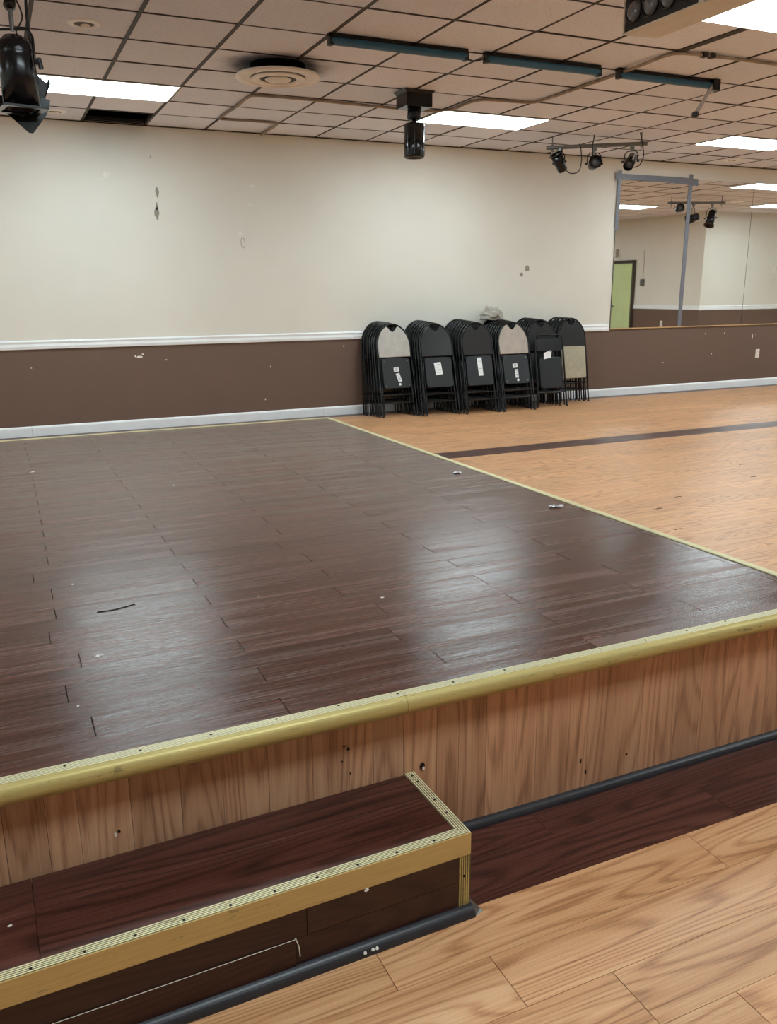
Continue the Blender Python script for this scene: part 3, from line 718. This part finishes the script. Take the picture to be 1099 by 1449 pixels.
# crumpled grey cloth on top of the fourth stack
bm = bmesh.new(); bmesh.ops.create_icosphere(bm, subdivisions=5, radius=1)
for v in bm.verts:
    p_ = v.co.copy()
    w = p_.z+.35*p_.x+.5*noise.noise(p_*1.1+Vector((4,1,7)))                # wrap direction of the folds
    f1 = 1-abs(math.sin(w*5.2+1.3*noise.noise(p_*1.7))); f2 = 1-abs(noise.noise(p_*2.1+Vector((9,4,2))))
    r = .84+.15*f1**1.5+.10*f2**2+.10*noise.noise(p_*1.2+Vector((2,2,5)))
    z = p_.z*r
    v.co = Vector((p_.x*r*.150*(1.08-.22*max(0,z)), p_.y*r*.10, (max(z, -.30) if z < 0 else z*(.95-.12*p_.x))*.140))
me = bpy.data.meshes.new('cloth'); bm.to_mesh(me); bm.free(); me.materials.append(M['hoodie'])
for p_ in me.polygons: p_.use_smooth = True
tag(link('folded_cloth', me, None, (5.265, 2.285, 1.118)), 'crumpled grey cloth on top of the chair stack', 'cloth')

# ------------------------------------------------------------------ ceiling fittings
# round air diffuser
dc = Vector((1.745, -.35, 0)); t = thing('air_diffuser', 'round cream air diffuser hanging under the sooty ceiling tiles', 'air vent', (dc.x, dc.y, H))
b = MB(); b.lathe([(.205,.002),(.205,-.085),(.17,-.085),(.17,0)], n=48); b.build('collar', M['black_void'], t)
b = MB(); b.lathe([(.205,-.078),(.315,-.078),(.318,-.086),(.312,-.094),(.255,-.100),(.250,-.094),(.205,-.088)], n=64); b.build('outer_ring', M['diffuser'], t)
b = MB(); b.lathe([(.252,-.093),(.215,-.084),(.190,-.083),(.190,-.080),(.252,-.080)], n=64); b.build('throat', M['throat'], t)
b = MB(); b.lathe([(.190,-.086),(.205,-.096),(.200,-.103),(.150,-.108),(.140,-.100),(.125,-.090),(.190,-.084)], n=56); b.build('cone_ring', M['diffuser'], t)
b = MB(); b.lathe([(.142,-.098),(.10,-.092),(.10,-.088),(.142,-.090)], n=48); b.build('throat', M['throat'], t)
b = MB(); b.lathe([(0,-.120),(.04,-.118),(.095,-.106),(.10,-.098),(.08,-.088),(0,-.085)], n=40); b.build('centre_cone', M['whiteplastic'], t)
b = MB(); b.box(-.02, .02, -.10, .10, -.08, -.02); b.build('bracket', M['black_plastic'], t)

# recessed downlights
def downlight(x, y, label, r=.075):
    t = thing('recessed_downlight', label, 'downlight', (x, y, H), group='recessed downlights')
    b = MB(); b.lathe([(r*.64,-.004),(r*.70,-.012),(r*.95,-.009),(r*1.05,-.002),(r*1.05,.004)], n=32); b.build('trim_ring', M['bright_white'], t)
    b = MB(); b.lathe([(0,-.001),(r*.66,-.004)], n=32); b.build('baffle', M['throat'], t)
    b = MB(); b.lathe([(0,-.016),(r*.22,-.014),(r*.30,-.004)], Matrix.Translation((r*.1,r*.25,0)), n=20); b.build('bulb', M['diffuser'], t)
downlight(.32, -.86, 'white recessed downlight in the tile beside the barn-door spotlight', .10)
downlight(.34, 2.05, 'white recessed downlight between the lit panel and the far wall', .10)
downlight(8.75, 2.02, 'small recessed downlight above the taped mirror panel', .10)
downlight(13.19, -1.34, 'recessed downlight reflected beside the light bar in the mirror', .12)

# hanging cylinder spotlight on a box mount
t = thing('cylinder_spotlight', 'black cylinder spotlight hanging from a square ceiling box', 'spotlight', (3.075, .035, H))
b = MB(); b.box(-.122, .122, -.10, .10, -.135, -.004); b.add([(-.145,-.11,-.006),(.145,-.11,-.006),(.145,.11,-.006),(-.145,.11,-.006),(-.12,-.10,-.03),(.12,-.10,-.03),(.12,.10,-.03),(-.12,.10,-.03)],
    [(0,1,2,3),(4,7,6,5),(0,4,5,1),(1,5,6,2),(2,6,7,3),(3,7,4,0)]); b.build('mounting_box', M['black_metal'], t)
b = MB(); b.lathe([(0,-.13),(.058,-.13),(.060,-.215),(.052,-.225),(0,-.225)], n=32); b.build('socket', M['black_plastic'], t)
b = MB(); b.lathe([(0,-.22),(.020,-.22),(.018,-.262),(0,-.262)], n=20); b.build('swivel', M['black_metal'], t)
b = MB(); b.lathe([(0,-.255),(.080,-.255),(.089,-.265),(.089,-.515),(.084,-.530),(.076,-.530),(.074,-.45),(0,-.44)], n=40); b.build('shade', M['gloss_black'], t)
for a in (35, 75, 205, 245, 285, 325):
    b = MB(); b.tube([(.0885*math.cos(R(a)), .0885*math.sin(R(a)), -.275), (.0885*math.cos(R(a)), .0885*math.sin(R(a)), -.515)], .0025, 6); b.build('rib', M['gloss_black'], t)

# three dark tube lamps end to end
TY, TZ = -1.275, H-.034
for x0, x1, lab in ((1.80, 2.845, 'dark blue tube lamp nearest the round air diffuser, first of three in line'), (2.985, 4.00, 'dark blue tube lamp in the middle of a line of three on the ceiling'), (4.165, 5.155, 'dark blue tube lamp with a silver arm hanging from its end')):
    t = thing('tube_lamp', lab, 'tube lamp', (x0, TY, TZ), group='tube lamps on the ceiling'); L_ = x1-x0
    b = MB(); b.box(0, L_, -.018, .026, .008, .033); b.build('housing', M['black_metal'], t)
    b = MB(); b.tube([(.012, -.004, -.014), (L_-.012, -.004, -.014)], .026, 16); b.build('tube', M['bluetube'], t)
    for x in (0, L_-.03):
        b = MB(); b.box(x, x+.03, -.028, .022, -.042, .006); b.build('end_cap', M['black_plastic'], t)
    if x0 > 4:
        b = MB(); e = Vector((L_-.03, -.02, .0)); b.add([(L_-.04,-.03,.01),(L_-.01,-.03,.01),(L_-.205,-.055,-.245),(L_-.235,-.055,-.235),(L_-.04,-.02,.01),(L_-.01,-.02,.01),(L_-.205,-.045,-.245),(L_-.235,-.045,-.235)],
            [(0,1,2,3),(4,7,6,5),(0,4,5,1),(1,5,6,2),(2,6,7,3),(3,7,4,0)]); b.build('arm', M['silver'], t)
        b = MB(); b.lathe([(0,.018),(.022,.016),(.026,-.016),(0,-.02)], look_matrix((L_-.225,-.05,-.25),(0,-1,0)), n=16); b.build('arm_knob', M['black_plastic'], t)
        b = MB(); b.box(L_-.05, L_+.02, -.045, .02, -.05, .03); b.build('arm_bracket', M['black_metal'], t)
b = MB(); b.tube(smooth_path([(2.835,TY,TZ-.02),(2.88,TY,TZ-.035),(2.93,TY,TZ-.03),(2.99,TY,TZ-.01)]), .006, 6); tag(b.build('lamp_wire', M['black_plastic']), 'short black wire joining two dark tube lamps', 'wire')

# tan cable draped along the ceiling grid
zc = H-.016
pts = [(2.43,2.425,zc),(2.425,2.1,zc),(2.42,1.86,zc),(2.36,1.74,zc),(2.1,1.735,zc),(1.87,1.75,zc),(1.81,1.68,zc),(1.82,1.13,zc),(1.815,.72,zc),(1.86,.62,zc),(2.1,.60,zc),(2.5,.615,zc),(3.08,.64,zc),(3.40,.645,zc),(3.60,.60,zc),(3.69,.45,zc),(3.685,.18,zc),(3.74,.03,zc),(3.9,-.01,zc),(4.15,-.03,zc),(4.24,-.12,zc),(4.25,-.6,zc),(4.22,-1.1,zc-.01),(4.20,-1.5,zc-.012),(4.21,-1.76,zc),(4.28,-1.845,zc),(4.5,-1.87,zc),(4.9,-1.885,zc),(5.5,-1.88,zc),(6.4,-1.87,zc)]
b = MB(); b.tube(smooth_path(pts, 5), .0125, 7); tag(b.build('ceiling_cable', M['cablebeige']), 'tan cable draped along the ceiling grid lines', 'cable')
for x in (4.44, 4.51):
    b = MB(); b.box(x, x+.04, -1.892, -1.848, zc-.016, zc+.016); tag(b.build('cable_clip', M['black_plastic']), 'small black clip on the tan ceiling cable', 'clip', 'clips on the ceiling cable')

# beige box of round lenses
t = thing('lens_box', 'beige ceiling-hung box with a black front of round lenses', 'light fixture', (3.085, -2.66, H))
b = MB(); bx = [(.012,0),(.23,-.03),(.23,-1.0),(.012,-1.0)]
b.add([(x,y,-.22) for x,y in bx]+[(x,y,-.002) for x,y in bx], [(0,1,2,3),(4,7,6,5),(0,4,5,1),(1,5,6,2),(2,6,7,3),(3,7,4,0)]); b.build('housing', M['beige_box'], t)
b = MB(); b.box(.0085, .013, -.595, -.012, -.212, -.014); b.build('front_panel', M['black_plastic'], t)
for y0, y1, z0, z1 in ((-.012, 0, -.22, -.002), (-.635, -.595, -.22, -.002), (-.595, -.012, -.22, -.212), (-.595, -.012, -.014, -.002)):
    b = MB(); b.box(.0, .013, y0, y1, z0, z1); b.build('bezel', M['beige_box'], t)
for k in range(4):
    b = MB(); y = -.085-.138*k; mt_ = look_matrix((.008, y, -.115), (-1,0,0))
    b.lathe([(.064,.0),(.066,.010),(.060,.012),(.056,.004)], mt_, n=32); rg = b.build('lens_ring', M['gloss_black'], t)
    b = MB(); b.lathe([(.056,.002),(.045,.016),(.028,.024),(0,.028)], mt_, n=32); b.build('lens', M['lens'], rg)

# spotlights
def spot(parent_pos, pos, d, label, L_=.20, r=.062, oct_=True, yoke_dir=None, group='spotlights on the light bars'):
    """pos: centre of the can, d: way its mouth points, parent_pos: where its clamp grips"""
    t = thing('spotlight', label, 'spotlight', pos, group=group); pp = Vector(parent_pos)-Vector(pos); m_ = look_matrix((0,0,0), d)
    b = MB(); b.lathe([(0,-L_*.5),(r*.72,-L_*.5),(r*.86,-L_*.44),(r*.88,-L_*.12),(r,-L_*.02),(r,L_*.46),(r*.9,L_*.46),(r*.9,L_*.2)], m_, n=28); b.build('can', M['black_metal'], t)
    b = MB(); b.lathe([(r*.9,L_*.26),(r*.6,L_*.32),(0,L_*.35)], m_, n=24); b.build('lens', M['lens'], t)
    if oct_:
        b = MB(); b.lathe([(r*.92,L_*.44),(r*1.32,L_*.44),(r*1.32,L_*.49),(r*.92,L_*.49),(r*.92,L_*.44)], m_, n=8, smooth=False); b.build('gel_frame', M['black_metal'], t)
    side = Vector(d).normalized().cross(Vector((0,0,1)));
    if side.length < .1: side = CR.copy()
    side.normalize()
    a, c = side*(r+.016), -side*(r+.016); top_ = pp*.72
    b = MB(); b.tube([a, a*.98+top_*.75, a*.6+top_, c*.6+top_, c*.98+top_*.75, c], .006, 6); b.build('yoke', M['black_metal'], t)
    b = MB(); b.tube([top_, pp], .012, 8); b.tube([pp-Vector((0,0,.025)), pp+Vector((0,0,.022))], .026, 10); b.build('clamp', M['grey_metal'], t)
    for s in (a, c):
        b = MB(); b.tube([s, s*1.35], .012, 8); b.build('knob', M['black_plastic'], t)
    return t
def light_bar(A, B, label):
    A, B = Vector(A), Vector(B); t = thing('light_bar', label, 'light bar', A, group='light bars'); D = B-A; u = D.normalized()
    b = MB(); b.tube([(0,0,0), D], .021, 12); b.build('pipe', M['grey_metal'], t)
    for f in (.06, .94):
        q = D*f; b = MB(); b.tube([q-Vector((0,0,.075)), Vector((q.x, q.y, H-A.z-.001))], .006, 6); b.build('hanger_rod', M['grey_metal'], t)
        b = MB(); b.tube([q-u*.015, q+u*.015], .030, 10); b.build('bar_clamp', M['grey_metal'], t)
    return A, D
A, D = light_bar((5.425, 1.470, 2.965), (6.275, .800, 2.965), 'grey pipe with three black spotlights near the taped mirror panel')
dn = Vector((0,0,-1)); bar_r = Vector((0,0,-.03))
s1 = spot(A+D*.145+bar_r, A+D*.135+dn*.165-CF*.02, -CR*.45-CF*.45+CU*.65, 'black spotlight tilted up, at the wall end of the light bar', .21, .062)
s2 = spot(A+D*.485+bar_r, A+D*.485+dn*.185, -CF-CU*.1, 'black spotlight facing straight ahead in the middle of the light bar', .17, .058)
s3 = spot(A+D*.855+bar_r, A+D*.845+dn*.175, -CR*.42-CF*.6-CU*.75, 'black spotlight pointing down with a silver strip, on the light bar', .24, .055, False)
b = MB(); b.tube([CR*.035+CU*.06-CF*.05, -CR*.01-CU*.05-CF*.075], .010, 6); b.build('silver_strip', M['silver'], s3)
def cable(pts, owner, r=.006):          # cord of one spotlight, a part of it
    b = MB(); b.tube(smooth_path([Vector(p)-owner.location for p in pts]), r, 6); return b.build('cord', M['black_plastic'], owner)
P_ = lambda f, r_=0, d_=0, u_=0: A+D*f+CR*r_+CU*u_-CF*d_
cable([P_(.19,0,.02,-.26), P_(.22,.02,.02,-.30), P_(.29,.03,.02,-.285), P_(.33,.02,.02,-.18), P_(.335,.01,.02,-.04), P_(.33,0,.02,.02)], s1)
cable([P_(.46,0,.03,-.12), P_(.455,0,.04,-.02), P_(.47,0,.03,.06), Vector((P_(.475).x, P_(.475).y, H-.004))], s2)
cable([P_(.83,0,.03,-.265), P_(.89,.02,.03,-.25), P_(.935,.02,.03,-.15), P_(.935,.01,.03,-.02), Vector((P_(.925).x, P_(.925).y, H-.004))], s3)
A2, D2 = light_bar((11.10, -.96, 2.955), (12.10, -.57, 2.955), 'grey pipe with three spotlights, seen only in the mirror')
MF = Vector((CF.x, -CF.y, CF.z)); MR = Vector((CR.x, -CR.y, CR.z))
spot(A2+D2*.20+bar_r, A2+D2*.20+dn*.10, -MF+Vector((0,0,-.1)), 'black spotlight showing its round lens, on the mirrored light bar', .17, .06)
spot(A2+D2*.45+bar_r, A2+D2*.45+dn*.27, -MR*.9+Vector((0,0,-.35)), 'black spotlight lying sideways on the mirrored light bar', .22, .075)
spot(A2+D2*.78+bar_r, A2+D2*.77+dn*.27, -MR*.30-MF*.35+Vector((0,0,-1)), 'black spotlight pointing down on the mirrored light bar', .30, .075)

# large barn-door spotlight over the left of the stage
hk = Vector((-.125, -1.30, H)); t = thing('barn_door_spotlight', 'large black spotlight with barn doors hanging over the stage', 'spotlight', hk)
ax = (CR*.03-Vector((0,0,1))).normalized(); m_ = look_matrix((0,0,-.265), ax)
b = MB(); b.tube([(0,0,0), (0,0,-.03)], .03, 12); b.tube([(0,0,-.03), (.0,0,-.20)], .013, 10); b.build('hanger', M['grey_metal'], t)
b = MB(); b.lathe([(0,.035),(.03,.03),(.034,-.02),(.02,-.035),(0,-.035)], look_matrix((0,0,-.06), CR*.5-CF), n=18); b.build('clamp', M['black_metal'], t)
b = MB(); b.lathe([(0,-.045),(.05,-.04),(.082,-.01),(.093,.0),(.095,.05),(.092,.06),(.095,.07),(.101,.34),(.094,.34),(.092,.2)], m_, n=40); b.build('can', M['black_metal'], t)
for k in range(20):
    a = 2*math.pi*k/20; q = m_ @ Vector((.0940*math.cos(a), .0940*math.sin(a), .035)); q2 = m_ @ Vector((.0975*math.cos(a), .0975*math.sin(a), .035))
    b = MB(); b.tube([q, q2], .006, 6); b.build('vent_hole', M['gloss_black'], t)
b = MB(); b.lathe([(.094,.29),(.07,.30),(0,.305)], m_, n=32); b.build('lens', M['lens'], t)
top_ = Vector((0,0,-.19)); a = CR*.110; lo = Vector((0,0,-.38))
b = MB(); b.tube([a+lo, a*1.0+Vector((0,0,-.23)), a*.85+top_, -a*.85+top_, -a+Vector((0,0,-.23)), -a+lo], .0075, 8); b.build('yoke', M['black_metal'], t)
b = MB(); b.tube([a+lo+Vector((0,0,.02)), a*1.22+lo+Vector((0,0,.02))], .012, 10); b.tube([a*1.2+lo+Vector((0,0,.04)), a*1.3+lo+Vector((0,0,-.015))], .014, 10); b.build('tilt_knob', M['black_plastic'], t)
# square gel frame, corner towards the right
zq = -.615; hx = .125; rt = Matrix.Rotation(R(12), 4, 'Z')
def rz(x, y, z): return rt @ Vector((x, y, z))
b = MB()
for (x0, x1, y0, y1) in ((-hx, hx, -hx, -hx+.035), (-hx, hx, hx-.035, hx), (-hx, -hx+.035, -hx+.035, hx-.035), (hx-.035, hx, -hx+.035, hx-.035)):
    b.add([rz(x, y, z) for z in (zq, zq+.012) for x, y in ((x0,y0),(x1,y0),(x1,y1),(x0,y1))], [(0,3,2,1),(4,5,6,7),(0,1,5,4),(1,2,6,5),(2,3,7,6),(3,0,4,7)])
b.build('gel_frame', M['black_metal'], t)
def leaf(pts, name='barn_door_leaf'):
    p = [Vector(q) for q in pts]; nr_ = (p[1]-p[0]).cross(p[-1]-p[0]).normalized()*.003; n_ = len(p); b = MB()
    b.add([q-nr_ for q in p]+[q+nr_ for q in p], [tuple(range(n_))[::-1], tuple(range(n_, 2*n_))]+[(i, (i+1)%n_, n_+(i+1)%n_, n_+i) for i in range(n_)])
    b.build(name, M['black_metal'], t)
def at(x, y, Y):       # a pixel of the photograph on the plane y = Y, relative to the hook
    d_ = CR*((x-549.5)/FPX)-CU*((y-724.5)/FPX)+CF; return CAM+d_*((Y-CAM.y)/d_.y)-hk
leaf([at(-16,134,-1.14), at(62,139,-1.14), at(71,142,-1.14), at(70,150,-1.14), at(66,163,-1.14), at(47,189,-1.14), at(41,188,-1.14), at(0,152,-1.14)])
leaf([at(44,99,-1.18), at(66,118,-1.12), at(70,108,-1.11), at(71,119,-1.11), at(57,157,-1.14), at(44,140,-1.18)])
leaf([at(8,157,-1.20), at(36,161,-1.20), at(32,167,-1.18), at(28,164,-1.19)], 'leaf_hinge')
leaf([at(-40,140,-1.30), at(-14,136,-1.20), at(-20,182,-1.15), at(-52,176,-1.2)])
cable([hk+Vector((.03,0,-.02)), hk+Vector((.06,0,-.12)), hk+Vector((.02,.02,-.2)), hk+Vector((.07,0,-.235))], t, .005)
cable([hk+a*.9+Vector((0,.05,0)), hk+a*.85+Vector((0,.05,-.12)), hk+a*.92+Vector((0,.05,-.30)), hk+a*1.05+Vector((0,.03,-.47))], t, .009)

# ------------------------------------------------------------------ litter on the stage
def scrap(x, y, s, mat, label, cat, group=None, z=ZS, seed=0):
    rng = random.Random(seed); bm = bmesh.new(); bmesh.ops.create_icosphere(bm, subdivisions=2, radius=1)
    for v in bm.verts: v.co = Vector((v.co.x*s*(1+1.0*noise.noise(v.co*2+Vector((seed+.3,0,0)))), v.co.y*s*.7*(1+1.0*noise.noise(v.co*3+Vector((0,seed+.3,0)))), (v.co.z+.9)*s*.14*(1+1.2*noise.noise(v.co*3.3))))
    mn = min(v.co.z for v in bm.verts)
    for v in bm.verts: v.co.z -= mn
    me = bpy.data.meshes.new('scrap'); bm.to_mesh(me); bm.free(); me.materials.append(mat)
    return tag(link('scrap', me, None, (x, y, z)), label, cat, group)
scrap(1.885, -3.87, .032, M['silver'], 'crumpled silver foil on the stage beside the edge strip', 'foil', seed=1)
scrap(1.845, -3.0, .024, M['silver'], 'smaller silver foil scrap on the stage towards the far wall', 'foil', seed=2)
for k, (x, y, s) in enumerate(((-.249,-4.70,.008),(-.262,-4.03,.005),(.659,-4.62,.006),(.292,-4.43,.004),(-.33,-4.99,.003),(.36,-2.6,.006),(-.30,-1.9,.012))):
    scrap(x, y, s, M['chip_white'], 'tiny white crumb lying on the dark stage planks', 'crumb', 'crumbs on the stage', seed=k+5)
scrap(-.52, -5.42, .004, M['chip_white'], 'tiny white crumb lying on the step tread', 'crumb', z=ZT, seed=31)
b = MB(); b.tube(smooth_path([(-.215,-4.345,ZS+.001),(-.17,-4.35,ZS+.001),(-.12,-4.335,ZS+.001),(-.095,-4.325,ZS+.001)]), .0022, 5); b.build('scratch', M['screw'], stage)
# dark scuffs on the oak floor
for k, (x, y, w) in enumerate(((3.55,-2.75,.05),(3.9,-2.55,.06),(4.3,-3.1,.05),(4.9,-2.3,.06),(5.2,-1.9,.06),(5.4,-2.5,.05),(3.3,-3.2,.06),(4.6,-1.9,.05))):
    b = MB(); b.tube([(x-w/2,y,.0), (x,y+.006,.0006), (x+w/2,y,.0)], .003, 5); b.build('scuff', M['screw'], floor)
